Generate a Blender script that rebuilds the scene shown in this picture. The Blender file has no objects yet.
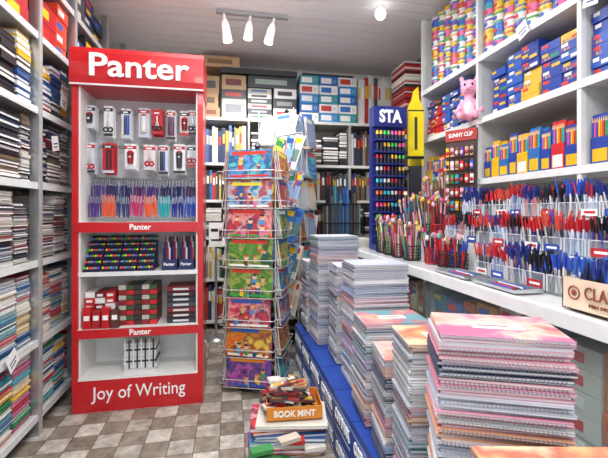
import bpy, math, random
from mathutils import Matrix, Vector, Euler
R = random.Random(7)
sc = bpy.context.scene
try:
    sc.view_settings.view_transform = 'Standard'
    sc.view_settings.look = 'None'
except Exception: pass

# ---------------------------------------------------------------- materials
def s2l(c): return c/12.92 if c <= .04045 else ((c+.055)/1.055)**2.4
def hexc(h):
    h = h.lstrip('#'); return tuple(s2l(int(h[i:i+2], 16)/255) for i in (0, 2, 4))
_mc = {}
def C(h, rough=.45, metal=0., noise=.12, scale=14., emit=0., coat=0.):
    k = (h, rough, metal, noise, scale, emit, coat)
    if k in _mc: return _mc[k]
    m = bpy.data.materials.new('mat_'+h.strip('#')); m.use_nodes = True
    nt = m.node_tree; b = nt.nodes['Principled BSDF']; c = hexc(h)
    b.inputs['Roughness'].default_value = rough; b.inputs['Metallic'].default_value = metal
    b.inputs['Coat Weight'].default_value = coat
    if noise:
        tc = nt.nodes.new('ShaderNodeTexCoord'); n = nt.nodes.new('ShaderNodeTexNoise'); n.inputs['Scale'].default_value = scale
        mx = nt.nodes.new('ShaderNodeMix'); mx.data_type = 'RGBA'
        mx.inputs[6].default_value = (*[x*(1-noise) for x in c], 1); mx.inputs[7].default_value = (*[min(1, x*(1+noise)+.004) for x in c], 1)
        nt.links.new(tc.outputs['Object'], n.inputs['Vector']); nt.links.new(n.outputs['Fac'], mx.inputs[0]); nt.links.new(mx.outputs[2], b.inputs['Base Color'])
    else: b.inputs['Base Color'].default_value = (*c, 1)
    if emit:
        b.inputs['Emission Color'].default_value = (*c, 1); b.inputs['Emission Strength'].default_value = emit
    _mc[k] = m; return m
def printed(cols, scale=9., seed=0, name='printed', interp='CONSTANT', detail=2., dist=.8):
    m = bpy.data.materials.new('mat_'+name); m.use_nodes = True
    nt = m.node_tree; b = nt.nodes['Principled BSDF']; b.inputs['Roughness'].default_value = .3
    tc = nt.nodes.new('ShaderNodeTexCoord'); mp = nt.nodes.new('ShaderNodeMapping'); mp.inputs['Location'].default_value = (seed*3.1, seed*1.7, seed*.9)
    n = nt.nodes.new('ShaderNodeTexNoise'); n.inputs['Scale'].default_value = scale; n.inputs['Detail'].default_value = detail
    n.inputs['Distortion'].default_value = dist
    r = nt.nodes.new('ShaderNodeValToRGB'); r.color_ramp.interpolation = interp
    e = r.color_ramp.elements; k = len(cols)
    e[0].position = 0 if interp == 'CONSTANT' else .28; e[0].color = (*hexc(cols[0]), 1); e[1].position = .36; e[1].color = (*hexc(cols[1]), 1)
    for i in range(2, k):
        x = e.new(.36+.33*(i-1)/(k-1)); x.color = (*hexc(cols[i]), 1)
    nt.links.new(tc.outputs['Object'], mp.inputs['Vector']); nt.links.new(mp.outputs['Vector'], n.inputs['Vector'])
    nt.links.new(n.outputs['Fac'], r.inputs['Fac']); nt.links.new(r.outputs['Color'], b.inputs['Base Color'])
    return m
def clearmat(fac=.14, col=(.95, .97, .98, 1), base=(.85, .87, .9, 1), rough=.15):
    m = bpy.data.materials.new('mat_clear_acrylic'); m.use_nodes = True; nt = m.node_tree; nt.nodes.clear()
    o = nt.nodes.new('ShaderNodeOutputMaterial'); mx = nt.nodes.new('ShaderNodeMixShader')
    t = nt.nodes.new('ShaderNodeBsdfTransparent'); t.inputs[0].default_value = col
    g = nt.nodes.new('ShaderNodeBsdfPrincipled'); g.inputs['Roughness'].default_value = rough; g.inputs['Base Color'].default_value = base
    mx.inputs[0].default_value = fac
    nt.links.new(t.outputs[0], mx.inputs[1]); nt.links.new(g.outputs[0], mx.inputs[2]); nt.links.new(mx.outputs[0], o.inputs[0])
    return m
CLEAR = clearmat(.12); EDGE = clearmat(.6); GLASS = clearmat(.10, (.93, .97, .96, 1), (.5, .55, .55, 1), .05)
WHITE = C('#eeede9', .45, noise=.04); RED = C('#c8141f', .28, noise=.05, coat=.3); BLACK = C('#17171b', .4)
METAL = C('#b9bcbe', .3, .8); PAPER = C('#e8e6e2', .8, noise=.05)
BRIGHT = ['#d8232a', '#1f58b8', '#f2c21a', '#2fa04a', '#e2559a', '#f08a1e', '#29a9c9', '#6d3aa8', '#ededea', '#22222a']
COVERS = [printed(p, sc_, i, 'cover', 'LINEAR', 4, .3) for i, (p, sc_) in enumerate([
 (['#1d5a2c', '#2f8a3c', '#d8c03a', '#3b9a54', '#1f4f74'], 9), (['#e7b023', '#d34b22', '#c98a2a', '#8a3a2a', '#e0c04a'], 10),
 (['#1f4a95', '#3a79b5', '#68a0d0', '#284a8a', '#5ac0c0'], 9), (['#a8244c', '#d2455a', '#e7a3a0', '#7a2a5a', '#c83a3a'], 10),
 (['#16346f', '#3781b1', '#a8c8d8', '#c6513a', '#2a5a9a'], 9), (['#2f6a2b', '#6a9643', '#3f7a22', '#9ca953', '#2a5a2c'], 10),
 (['#b75312', '#d78735', '#a77545', '#7a3a20', '#d0a050'], 9), (['#33204f', '#863380', '#b25a9f', '#463070', '#6a4a98'], 10)])]
PINKS = [printed(p, 8, i+20, 'notebook_cover', 'LINEAR', 5, .3) for i, p in enumerate([
 (['#c85a70', '#dc8a7c', '#dcbcae', '#b96a8c']), (['#d89060', '#ccb0a0', '#c8707a', '#6aa0a8']), (['#d89050', '#dcb07a', '#c86a5a', '#d9c3a0']), (['#a07ab0', '#c47aa8', '#d8a4b0', '#7a90b8'])])]

# ---------------------------------------------------------------- mesh builder
_txt = {}
def textmesh(s, bold=0., shear=0., space=1.):
    k = (s, bold, shear, space)
    if k in _txt: return _txt[k]
    cu = bpy.data.curves.new('t', 'FONT'); cu.body = s; cu.size = 1; cu.offset = bold; cu.shear = shear; cu.resolution_u = 3
    cu.align_x = 'CENTER'; cu.align_y = 'CENTER'; cu.extrude = .02; cu.space_character = space
    o = bpy.data.objects.new('t', cu); sc.collection.objects.link(o)
    dg = bpy.context.evaluated_depsgraph_get(); me = bpy.data.meshes.new_from_object(o.evaluated_get(dg))
    V = [v.co.copy() for v in me.vertices]; F = [tuple(p.vertices) for p in me.polygons]
    xs = [v.x for v in V]; w = max(xs)-min(xs); cx = (max(xs)+min(xs))/2
    V = [Vector((v.x-cx, v.y, v.z)) for v in V]
    bpy.data.objects.remove(o); bpy.data.curves.remove(cu); bpy.data.meshes.remove(me)
    _txt[k] = (V, F, w); return _txt[k]

class MB:
    def __init__(s, name): s.name = name; s.v = []; s.f = []; s.m = []; s.sm = []; s.mats = []; s.T = Matrix.Identity(4)
    def mi(s, m):
        if m not in s.mats: s.mats.append(m)
        return s.mats.index(m)
    def add(s, vs, fs, m, smooth=False):
        b = len(s.v); T = s.T; s.v += [T @ Vector(v) for v in vs]
        i = s.mi(m)
        for f in fs: s.f.append(tuple(b+k for k in f)); s.m.append(i); s.sm.append(smooth)
    def box(s, x0, x1, y0, y1, z0, z1, m):
        s.add([(x0,y0,z0),(x1,y0,z0),(x1,y1,z0),(x0,y1,z0),(x0,y0,z1),(x1,y0,z1),(x1,y1,z1),(x0,y1,z1)],
              [(0,3,2,1),(4,5,6,7),(0,1,5,4),(1,2,6,5),(2,3,7,6),(3,0,4,7)], m)
    def cyl(s, p0, p1, r0, r1, m, n=8, cap=True, smooth=True):
        p0 = Vector(p0); p1 = Vector(p1); d = (p1-p0).normalized()
        a = d.orthogonal().normalized(); b = d.cross(a)
        vs = []
        for p, r in ((p0, r0), (p1, r1)):
            for i in range(n):
                t = 2*math.pi*i/n; vs.append(p+a*math.cos(t)*r+b*math.sin(t)*r)
        s.add(vs, [(i, (i+1) % n, n+(i+1) % n, n+i) for i in range(n)], m, smooth)
        if cap: s.add(vs, [tuple(range(n))[::-1], tuple(range(n, 2*n))], m)
    def tube(s, pts, r, m, n=5):
        for a, b in zip(pts[:-1], pts[1:]): s.cyl(a, b, r, r, m, n, False)
    def ell(s, c, r, m, nu=14, nv=9):
        vs = []; fs = []
        for j in range(nv+1):
            ph = math.pi*j/nv
            for i in range(nu):
                t = 2*math.pi*i/nu; vs.append((c[0]+r[0]*math.sin(ph)*math.cos(t), c[1]+r[1]*math.sin(ph)*math.sin(t), c[2]+r[2]*math.cos(ph)))
        for j in range(nv):
            for i in range(nu): fs.append((j*nu+i, (j+1)*nu+i, (j+1)*nu+(i+1) % nu, j*nu+(i+1) % nu))
        s.add(vs, fs, m, True)
    def disc(s, c, rx, rz, m, n=12):
        s.add([(c[0]+rx*math.cos(2*math.pi*i/n), c[1], c[2]+rz*math.sin(2*math.pi*i/n)) for i in range(n)], [tuple(range(n))], m)
    def ring(s, c, ax, r, t, m, n=7, k=3):
        vs = []; fs = []
        for i in range(n):
            a = 2*math.pi*i/n
            for j in range(k):
                b = 2*math.pi*j/k; rr = r+t*math.cos(b); h = t*math.sin(b)
                if ax == 'y': vs.append((c[0]+rr*math.cos(a), c[1]+h, c[2]+rr*math.sin(a)))
                else: vs.append((c[0]+h, c[1]+rr*math.cos(a), c[2]+rr*math.sin(a)))
        for i in range(n):
            for j in range(k): fs.append((i*k+j, ((i+1) % n)*k+j, ((i+1) % n)*k+(j+1) % k, i*k+(j+1) % k))
        s.add(vs, fs, m, True)
    def extr(s, pts, y0, y1, m):
        n = len(pts); vs = [(p[0], y0, p[1]) for p in pts]+[(p[0], y1, p[1]) for p in pts]
        s.add(vs, [tuple(range(n)), tuple(range(2*n-1, n-1, -1))]+[(i, n+i, n+(i+1) % n, (i+1) % n) for i in range(n)], m)
    def text(s, t, c, width, m, face='-y', bold=0., shear=0., ht=None, depth=.004, space=1.):
        V, F, w = textmesh(t, bold, shear, space); k = width/w; kz = ht if ht else k
        rz = {'-y': 0, '-x': -math.pi/2, '+x': math.pi/2}[face]
        Mx = Matrix.Translation(c) @ Matrix.Rotation(rz, 4, 'Z') @ Matrix.Rotation(math.pi/2, 4, 'X') @ Matrix.Diagonal((k, kz, depth/.04, 1))
        s.add([Mx @ v for v in V], F, m)
    def build(s, parent=None):
        lo = Vector([min(v[i] for v in s.v) for i in range(3)]); hi = Vector([max(v[i] for v in s.v) for i in range(3)])
        o0 = Vector(((lo.x+hi.x)/2, (lo.y+hi.y)/2, lo.z))
        me = bpy.data.meshes.new(s.name); me.from_pydata([v-o0 for v in s.v], [], s.f)
        for m in s.mats: me.materials.append(m)
        me.polygons.foreach_set('material_index', s.m); me.polygons.foreach_set('use_smooth', s.sm); me.update()
        o = bpy.data.objects.new(s.name, me); o.location = o0; sc.collection.objects.link(o)
        if parent: o.parent = parent; o.location = o0-parent.location
        return o
def frame(o, xa, ya):
    x = Vector(xa); y = Vector(ya); z = x.cross(y)
    M_ = Matrix.Identity(4)
    for i, c in enumerate((x, y, z)):
        for j in range(3): M_[j][i] = c[j]
    M_.translation = Vector(o); return M_
def TR(x, y, z, rz=0): return Matrix.Translation((x, y, z)) @ Matrix.Rotation(math.radians(rz), 4, 'Z')

# ---------------------------------------------------------------- room
XL, XR, YB, ZC = -1.45, 2.15, 4.72, 3.0
def tilemat():
    TS = .135
    m = bpy.data.materials.new('mat_floor_tiles'); m.use_nodes = True; nt = m.node_tree; b = nt.nodes['Principled BSDF']; b.inputs['Roughness'].default_value = .35
    tc = nt.nodes.new('ShaderNodeTexCoord'); ck = nt.nodes.new('ShaderNodeTexChecker'); ck.inputs['Scale'].default_value = 1/TS
    mp = nt.nodes.new('ShaderNodeMapping'); mp.inputs['Location'].default_value = (.003, .003, .05)
    ck.inputs['Color1'].default_value = (*hexc('#cbc5ba'), 1); ck.inputs['Color2'].default_value = (*hexc('#9b9184'), 1)
    n = nt.nodes.new('ShaderNodeTexNoise'); n.inputs['Scale'].default_value = 15; n.inputs['Detail'].default_value = 8; n.inputs['Roughness'].default_value = .7
    rp = nt.nodes.new('ShaderNodeMapRange'); rp.inputs['From Min'].default_value = .32; rp.inputs['From Max'].default_value = .68; rp.inputs['To Min'].default_value = .5; rp.inputs['To Max'].default_value = 1.25
    mx = nt.nodes.new('ShaderNodeMix'); mx.data_type = 'RGBA'; mx.blend_type = 'MULTIPLY'; mx.inputs[0].default_value = 1
    br = nt.nodes.new('ShaderNodeTexBrick'); br.offset = 0; br.inputs['Scale'].default_value = 1; br.inputs['Brick Width'].default_value = TS; br.inputs['Row Height'].default_value = TS; br.inputs['Mortar Size'].default_value = .003
    br.inputs['Color1'].default_value = (1, 1, 1, 1); br.inputs['Color2'].default_value = (.72, .69, .66, 1); br.inputs['Mortar'].default_value = (.35, .33, .3, 1)
    m2 = nt.nodes.new('ShaderNodeMix'); m2.data_type = 'RGBA'; m2.blend_type = 'MULTIPLY'; m2.inputs[0].default_value = 1
    nt.links.new(tc.outputs['Object'], mp.inputs[0]); nt.links.new(mp.outputs[0], ck.inputs['Vector']); nt.links.new(mp.outputs[0], br.inputs['Vector']); nt.links.new(tc.outputs['Object'], n.inputs['Vector'])
    nt.links.new(n.outputs['Fac'], rp.inputs[0]); nt.links.new(ck.outputs['Color'], mx.inputs[6]); nt.links.new(rp.outputs[0], mx.inputs[7])
    nt.links.new(mx.outputs[2], m2.inputs[6]); nt.links.new(br.outputs['Color'], m2.inputs[7]); nt.links.new(m2.outputs[2], b.inputs['Base Color'])
    return m
f = MB('floor'); f.box(XL-.05, XR+.05, -1.6, YB+.05, -.08, 0, tilemat()); f.build()
wm = C('#d8d6cf', .7, noise=.05, scale=3)
for n_, b_ in (('wall_left', (XL-.08, XL, -1.6, YB, 0, ZC)), ('wall_right', (XR, XR+.08, -1.6, YB, 0, ZC)), ('wall_back', (XL-.08, XR+.08, YB, YB+.08, 0, ZC))):
    w = MB(n_); w.box(*b_, wm); w.build()
cm = C('#efeeec', .35, noise=.04, scale=2); cd = C('#55545a', .6)
c = MB('ceiling'); c.box(XL-.08, XR+.08, -1.6, YB+.08, ZC+.02, ZC+.06, cd)
y = -1.6
while y < YB:
    c.box(XL-.08, XR+.08, y, min(y+.128, YB+.08), ZC, ZC+.02, cm); y += .14
c.build()

# ---------------------------------------------------------------- shelf filling
DARKS = ['#2a2a33', '#3a2f2c', '#5a2026', '#23355a', '#474a50', '#6b5a45', '#8c8a86', '#1e1e24']
def fill(name, F, L, D, z0, H, style, pal, seed=0, tmin=.012, tmax=.04):
    r = random.Random(seed); b = MB(name); b.T = F
    if style == 'vertical':
        x = 0.
        while x < L-tmax:
            t = r.uniform(tmin, tmax); h = H*r.uniform(.78, .97); y0 = r.uniform(0, .02); m = C(r.choice(pal))
            b.box(x, x+t-.001, y0, D, z0, z0+h, m)
            if t > .018: b.box(x+t*.2, x+t*.8, y0-.001, y0+.001, z0+h*.55, z0+h*.82, C(r.choice(['#e9e6dc', '#d8b23a', '#c43030', '#dcdcdc'])))
            x += t
    elif style == 'flat':
        x = 0.
        while x < L-.08:
            w = min(r.uniform(.13, .24), L-x); z = z0; top = z0+H*r.uniform(.72, .98)
            run = 0; m = C(r.choice(pal)); T0 = b.T.copy()
            while z < top:
                t = r.uniform(tmin, tmax)
                if run <= 0: m = C(r.choice(pal)); run = r.randint(1, 5)
                run -= 1
                j = r.uniform(0, .018); 
                b.box(x+j, x+w-.012+j*.5, j, D-.03, z+.001, z+t*.18, m); b.box(x+j, x+w-.012+j*.5, j, D-.03, z+t*.82, z+t, m)
                b.box(x+j+.003, x+w-.015+j*.5, j+.003 if r.random() < .6 else j, D-.03, z+t*.18, z+t*.82, PAPER if r.random() < .55 else m)
                z += t
            if top-z0 < H*.86 and r.random() < .7:   # a book leaning flat on top, turned
                b.T = T0 @ Matrix.Translation((x+w*.5, D*.5, z)) @ Matrix.Rotation(r.uniform(-.15, .15), 4, 'Z'); b.box(-w*.4, w*.4, -D*.42, D*.35, .001, .012, C(r.choice(pal))); b.T = T0
            x += w
    elif style == 'boxes':
        x = 0.
        while x < L-.05:
            w = min(r.uniform(tmin, tmax), L-x); z = z0; m = r.choice(pal); h = r.uniform(.3, .5)*w
            while z+h < z0+H:
                mm = C(m) if isinstance(m, str) else m
                j = r.uniform(0, .015)
                b.box(x+.003, x+w-.003, j, D-.02, z, z+h-.002, mm)
                b.box(x+w*.12, x+w*.6, j-.0015, j+.001, z+h*.25, z+h*.7, C(r.choice(['#ececea', '#f2c21a', '#e0302a', '#2a62c0'])))
                z += h
            x += w
    return b.build()

# left shelving unit
LX = -1.07
u = MB('shelving_unit')
LZ = [.12, .542, .992, 1.43, 1.855, 2.28, 2.66]
shm = C('#c9cbc9', .4, .1)
for z in LZ: 
    u.box(XL+.005, LX, .9, 4.3, z-.018, z, shm); u.box(LX-.006, LX+.004, .9, 4.3, z-.034, z+.004, C('#d9dcda', .35))
for y in (.93, 1.7, 2.46, 2.98, 3.7, 4.28):
    u.box(LX-.004, LX+.012, y-.018, y+.018, 0, ZC-.01, C('#b7bab8', .35, .3)); u.box(LX-.04, LX+.008, y-.02, y-.016, 0, ZC-.01, METAL)
    u.box(XL+.006, XL+.03, y-.02, y+.02, 0, ZC-.01, METAL)
u.build()
SPEC = [('flat', ['#c83a3a', '#2a5a9a', '#e2b84a', '#3f8a5a', '#c8608a', '#d8d4cc', '#3a9aa8', '#e8e6e0'], .38, .004, .010), ('flat', ['#c8d0d8', '#3a6a9a', '#d8c08a', '#b84a5a', '#dcdad4', '#6aa0a8', '#e9e6dc'], .39, .005, .011), ('flat', ['#e4e2dc', '#cfcac0', '#8a4040', '#2c3038', '#5b6a86'], .40, .006, .013),
         ('flat', DARKS+['#7a2b30', '#c9c4ba', '#30343c', '#4a3430'], .38, .010, .024), ('flat', ['#c8202a', '#1c3c86', '#e0b02a', '#222226', '#b81f28', '#23508a', '#1d7a8a'], .38, .022, .042), ('boxes', ['#b81f28', '#1c3c86', '#222226', '#d94a2a', '#2a2a30'], .34, .16, .26), ('boxes', ['#23252c', '#31406a', '#5a5a60', '#7a2a30'], .32, .18, .3)]
for bi, (ya, yb) in enumerate(((.96, 1.67), (1.73, 2.43), (2.49, 2.95), (3.02, 3.66))):
    for i, (st, pal, H, a, b_) in enumerate(SPEC):
        fill({'flat': 'notebook_pile', 'vertical': 'shelf_books', 'boxes': 'product_boxes'}[st], frame((LX-.02, ya, 0), (0, 1, 0), (-1, 0, 0)), yb-ya, .33, LZ[i]+.001, H, st, pal, i*10+bi, a, b_)
for (y, z, rx) in ((2.62, 1.70, 12), (2.14, .55, 30), (2.75, 1.99, -8)):
    t = MB('price_tag'); t.T = Matrix.Translation((LX+.02, y, z)) @ Matrix.Rotation(math.radians(rx), 4, 'X')
    t.box(-.001, .001, -.045, .045, -.06, .03, C('#f4f4f0', .6)); t.box(.001, .0016, -.03, .03, -.02, -.012, C('#2a3a80')); t.box(.001, .0016, -.03, .02, -.04, -.032, C('#2a3a80')); t.build()

# ---------------------------------------------------------------- branded display stand
sx0, sx1, sy = -.975, -.178, 2.67
s = MB('display_stand'); cx = (sx0+sx1)/2
s.box(sx0, sx1, sy, sy+.34, 0, .2, RED)
s.box(sx0, sx0+.035, sy, sy+.34, .2, 2.07, RED); s.box(sx1-.035, sx1, sy, sy+.34, .2, 2.07, RED)
s.box(sx0+.036, sx0+.046, sy+.01, sy+.32, .2, 2.07, WHITE); s.box(sx1-.046, sx1-.036, sy+.01, sy+.32, .2, 2.07, WHITE)
s.box(sx0+.035, sx1-.035, sy+.3, sy+.34, .2, 2.07, C('#e6e7ea', .5, noise=.03))
hp = [(-.02, 2.06), (-.035, 2.11), (-.038, 2.2), (-.03, 2.27), (-.015, 2.3), (.34, 2.3), (.34, 2.06)]
vs = [(sx0-.005, sy+p[0], p[1]) for p in hp]+[(sx1+.005, sy+p[0], p[1]) for p in hp]; n = len(hp)
s.add(vs, [tuple(range(n)), tuple(range(2*n-1, n-1, -1))]+[(i, n+i, n+(i+1) % n, (i+1) % n)[::-1] for i in range(n)], RED)
s.box(sx0-.004, sx1+.004, sy-.03, sy-.018, 2.062, 2.072, C('#e8e8e8'))
TW = C('#ffffff', .4, noise=0)
s.text('Panter', (cx+.015, sy-.043, 2.18), .60, TW, bold=.016, ht=.20, depth=.008)
s.text('Joy of Writing', (cx, sy-.004, .115), .57, TW, bold=.002, ht=.115)
for zs, zt in ((1.138, 1.202), (.47, .525)):
    s.box(sx0+.03, sx1-.03, sy-.012, sy+.3, zs, zt, WHITE); s.box(sx0+.03, sx1-.03, sy-.016, sy-.01, zs, zt, RED)
    s.text('Panter', (cx+.01, sy-.018, (zs+zt)/2), .13, TW, bold=.02, ht=.05)
s.box(sx0+.035, sx1-.035, sy+.01, sy+.3, .865, .88, WHITE); s.box(sx0+.035, sx1-.035, sy, sy+.01, .858, .885, C('#e8e8e8'))
s.box(sx0+.035, sx1-.035, sy, sy+.3, .2, .215, WHITE)
pg_ = C('#8c8f96', .6)
for z in (1.97, 1.73, 1.5): s.box(sx0+.045, sx1-.045, sy+.285, sy+.30, z-.01, z+.01, C('#a8abb0', .3, .5))
for a_ in range(24):      # peg holes
    for b_ in range(26): s.box(sx0+.06+a_*.0295, sx0+.064+a_*.0295, sy+.2985, sy+.2999, 1.24+b_*.032, 1.244+b_*.032, pg_)
s.box(cx-.004, cx+.004, sy+.2, sy+.3, .21, .47, WHITE)
stand = s.build()
h = MB('blister_packs'); r = random.Random(3)
tools = ['#2a2a30', '#c01c28', '#23242a', '#2d57b5', '#3a3a44', '#8c1220', '#e8e8ea']
for row, (zt, xs) in enumerate(((1.975, (-.915, -.80, -.69, -.575, -.49, -.40, -.31, -.255)), (1.735, (-.915, -.80, -.66, -.54, -.45, -.345, -.265)))):
    for i, x in enumerate(xs):
        yy = sy+.13; hh = r.choice((.15, .17, .2)); w = r.uniform(.027, .037); zz = zt-r.uniform(0, .012)
        h.cyl((x, sy+.282, zt-.016), (x, yy-.03, zt-.016), .003, .003, METAL, 5)
        card = ['#d8dbe2', '#f2f2f2', '#c9ccd6', '#f2f2f2', '#e8d8d8', '#c01c28', '#dfe2e8'][(i*3+row*2) % 7]
        for q in range(3): h.box(x-w+q*.002, x+w+q*.002, yy+q*.03, yy+.004+q*.03, zz-hh-q*.004, zz, C(card))
        h.box(x-w, x+w, yy-.001, yy, zz-.036, zz-.014, C(r.choice(['#c01c28', '#b81f28', '#c01c28', '#2a2a30'])))
        h.box(x-w*.6, x+w*.4, yy-.0018, yy-.001, zz-.030, zz-.021, TW); h.box(x-w, x+w, yy-.001, yy, zz-hh, zz-hh+.018, C(r.choice(['#c01c28', '#2a2a30', '#c9ccd6'])))
        c1 = C(tools[(i*2+row) % 7], .3)
        if (i+row) % 3 == 0:
            h.cyl((x, yy-.008, zz-hh+.035), (x, yy-.008, zz-.06), .018, .022, c1, 10); h.ell((x, yy-.008, zz-.065), (.022, .016, .02), C('#c01c28')); h.ell((x, yy-.02, zz-.09), (.01, .01, .01), WHITE)
        elif (i+row) % 3 == 1:
            for sgn in (-1, 1):
                h.ring((x+sgn*.014, yy-.006, zz-hh+.042), 'y', .014, .0055, C(['#c01c28', '#23242a', '#2d57b5'][i % 3]), 10, 4)
                h.cyl((x-sgn*.008, yy-.006, zz-hh+.055), (x+sgn*.006, yy-.006, zz-.045), .007, .002, METAL, 6)
        else:
            for k in (-.018, -.006, .006, .018): h.cyl((x+k, yy-.006, zz-hh+.025), (x+k, yy-.006, zz-.045), .006, .005, C(r.choice(tools)), 6)
h.build()
h = MB('hanging_pens')
cols = ['#4a2a78', '#e0562a', '#23306e', '#c22a6a', '#e0562a', '#1fa0a8', '#1c2c8a', '#2a4ab0']
for g in range(8):
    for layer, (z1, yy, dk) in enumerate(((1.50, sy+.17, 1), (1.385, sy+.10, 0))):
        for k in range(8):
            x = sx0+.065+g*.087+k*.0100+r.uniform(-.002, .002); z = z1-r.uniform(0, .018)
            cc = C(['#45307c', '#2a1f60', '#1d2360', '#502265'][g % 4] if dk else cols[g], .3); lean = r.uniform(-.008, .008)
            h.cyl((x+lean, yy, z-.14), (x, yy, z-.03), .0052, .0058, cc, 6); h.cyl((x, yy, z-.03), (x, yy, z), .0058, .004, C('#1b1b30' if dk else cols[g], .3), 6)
            h.box(x-.0015, x+.0015, yy-.008, yy-.005, z-.05, z-.005, C('#c9ccd0', .3, .6))
    h.cyl((sx0+.10+g*.087, sy+.282, 1.455), (sx0+.10+g*.087, sy+.08, 1.45), .003, .003, METAL, 5)
h.build()
h = MB('marker_trays'); neon = ['#3fd64a', '#e8f03a', '#ff4f9a', '#ff7a2a', '#3ac8e8', '#b04ae0']
for g in range(4):
    x0 = sx0+.055+g*.108
    h.box(x0, x0+.1, sy+.03, sy+.25, .882, .90, C('#1c2148')); 
    for row in range(6):
        for k in range(6):
            yy = sy+.03+row*.028
            zc = .91+row*.036; xx = x0+.009+k*.0165
            h.cyl((xx, yy, zc), (xx, yy+.07, zc+.01), .0072, .0072, C('#191c3a'), 6); h.cyl((xx, yy-.012, zc-.002), (xx, yy, zc), .0066, .0072, C(neon[(row*2+k+g) % 6], .4), 6)
        h.box(x0, x0+.1, sy+.04+row*.028, sy+.06+row*.028, .90, .902+row*.034, C('#1c2148'))
for g in range(2):
    x0 = sx0+.53+g*.108
    h.box(x0, x0+.095, sy+.04, sy+.16, .882, .95, C('#1d2a5a'))
    h.text('Panter', (x0+.047, sy+.038, .92), .07, TW, bold=.02)
    for row in range(3):
        for k in range(7): 
            xx = x0+.01+k*.0125; yy = sy+.06+row*.04; zz = 1.03+row*.035
            h.cyl((xx, yy, .95), (xx, yy, zz), .0055, .0055, C(['#1d2350', '#2a3a80', '#b02030', '#e0e0e4'][(k+row) % 4]), 6)
h.build()
h = MB('stationery_boxes')
for i in range(6):
    for j in range(3):
        x0 = sx0+.055+j*.062
        h.box(x0, x0+.058, sy+.04+i*.004, sy+.24, .527+i*.037, .562+i*.037, C(['#c5202a', '#b3141f', '#c5202a', '#7a1018'][(i*2+j) % 4] if (i+j) % 5 else '#e9e9e9'))
        h.box(x0+.01, x0+.045, sy+.038+i*.004, sy+.041+i*.004, .535+i*.037, .55+i*.037, C('#f0f0f0'))
for i in range(8):
    x0 = sx0+.26
    for j in range(5): h.box(x0+j*.048, x0+.045+j*.048, sy+.05, sy+.24, .527+i*.033, .556+i*.033, C(['#8c1a20', '#2a2a30', '#c5202a', '#b8b4a8', '#5a2a28', '#3a5030'][(i*3+j*2) % 6]))
for i in range(7):
    h.box(sx0+.56, sx0+.745, sy+.05, sy+.24, .527+i*.035, .558+i*.035, C(['#2b2d3a', '#3a1f24', '#7a2026', '#4a4d55'][i % 4])); h.box(sx0+.60, sx0+.70, sy+.048, sy+.051, .535+i*.035, .548+i*.035, C('#d8d8dc'))
for i in range(4): h.box(sx0+.06+i*.055, sx0+.108+i*.055, sy-.0, sy+.035, .527, .66-.02*(i % 2), [RED, C('#a81822'), RED, C('#5a3028')][i]); h.box(sx0+.068+i*.055, sx0+.1+i*.055, sy-.002, sy, .58, .61, TW)
h.build()
h = MB('notebook_pile')
for i in range(15): 
    j = r.uniform(-.006, .006); h.box(cx-.11+j, cx+.09+j, sy+.06, sy+.2, .216+i*.0125, .226+i*.0125, C(['#e8e8ea', '#d8d8dc', '#3c4254'][i % 3 if i % 2 else 0]))
for i in range(8): h.cyl((cx-.1+i*.025, sy+.055, .24), (cx-.1+i*.025, sy+.055, .43), .005, .005, C(['#f0f0f0', '#2a2a34'][i % 2]), 6)
h.build()

# ---------------------------------------------------------------- back shelving
BY = 4.3
u = MB('bookcase'); BZ = [.1, .55, 1.0, 1.4, 1.8, 2.29]
for z in BZ: u.box(-1.0, XR-.02, BY, YB-.01, z-.03, z, C('#dedcd6', .45))
for x in (-.98, -.3, .2, .78, 1.35, 2.1): u.box(x-.012, x+.012, BY+.005, YB-.01, 0, 2.26, C('#a9a7a0', .5))
u.build()
FB = lambda x: frame((x, BY+.02, 0), (1, 0, 0), (0, 1, 0))
k = 50
for a, b_ in ((-.96, -.32), (-.28, .18), (.22, .76), (.8, 1.33), (1.37, 2.08)):
    for i, z in enumerate(BZ[:-1]):
        k += 1; H = (BZ[i+1]-z-.04)
        pal = DARKS*2+['#c9c4ba', '#8a2a2a', '#2a5a8a'] if a > .1 else DARKS+['#b8332c', '#dad6cc', '#3f7a4a', '#c9a23a', '#3a6ab0']
        fill('shelf_books', FB(a), b_-a, .33, z+.001, H*.95, 'vertical' if (i+int(a*10)) % 3 else 'flat', pal, k, .015, .045)
t = MB('archive_boxes')
def lbox(b, x0, x1, y0, y1, z0, z1, m, lab=None):
    b.box(x0, x1, y0, y1, z0, z1, m)
    if lab: b.box(x0+(x1-x0)*.15, x1-(x1-x0)*.2, y0-.002, y0+.001, z0+(z1-z0)*.3, z0+(z1-z0)*.72, lab)
lbox(t, -.95, -.6, BY+.02, 4.6, 2.291, 2.6, C('#b9b2a4'), C('#6a6a6a'))
lbox(t, -.32, -.11, BY+.02, 4.6, 2.291, 2.40, C('#b08a5a'), C('#8a3a2a')); lbox(t, -.32, -.13, BY+.03, 4.6, 2.402, 2.55, C('#c49a68'), C('#6a4a30')); lbox(t, -.30, -.12, BY+.03, 4.6, 2.552, 2.74, C('#b89468'), C('#404448'))
lbox(t, -.09, .17, BY+.02, 4.6, 2.291, 2.50, C('#c4beb4'), C('#7a7a80')); lbox(t, -.09, .17, BY+.03, 4.6, 2.502, 2.60, C('#3a3c42'), C('#c03a3a'))
for i in range(6): lbox(t, .19, .45, BY+.02+.004*i, 4.6, 2.291+i*.058, 2.345+i*.058, C(['#e4e2dc', '#2c2e33', '#d0ccc4', '#3a4a44', '#e9e7e2', '#b8b4aa'][i]), C(['#2a7a3a', '#9a9aa0', '#c03030', '#d8d8d8', '#303238', '#4a6a9a'][i]))
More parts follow.
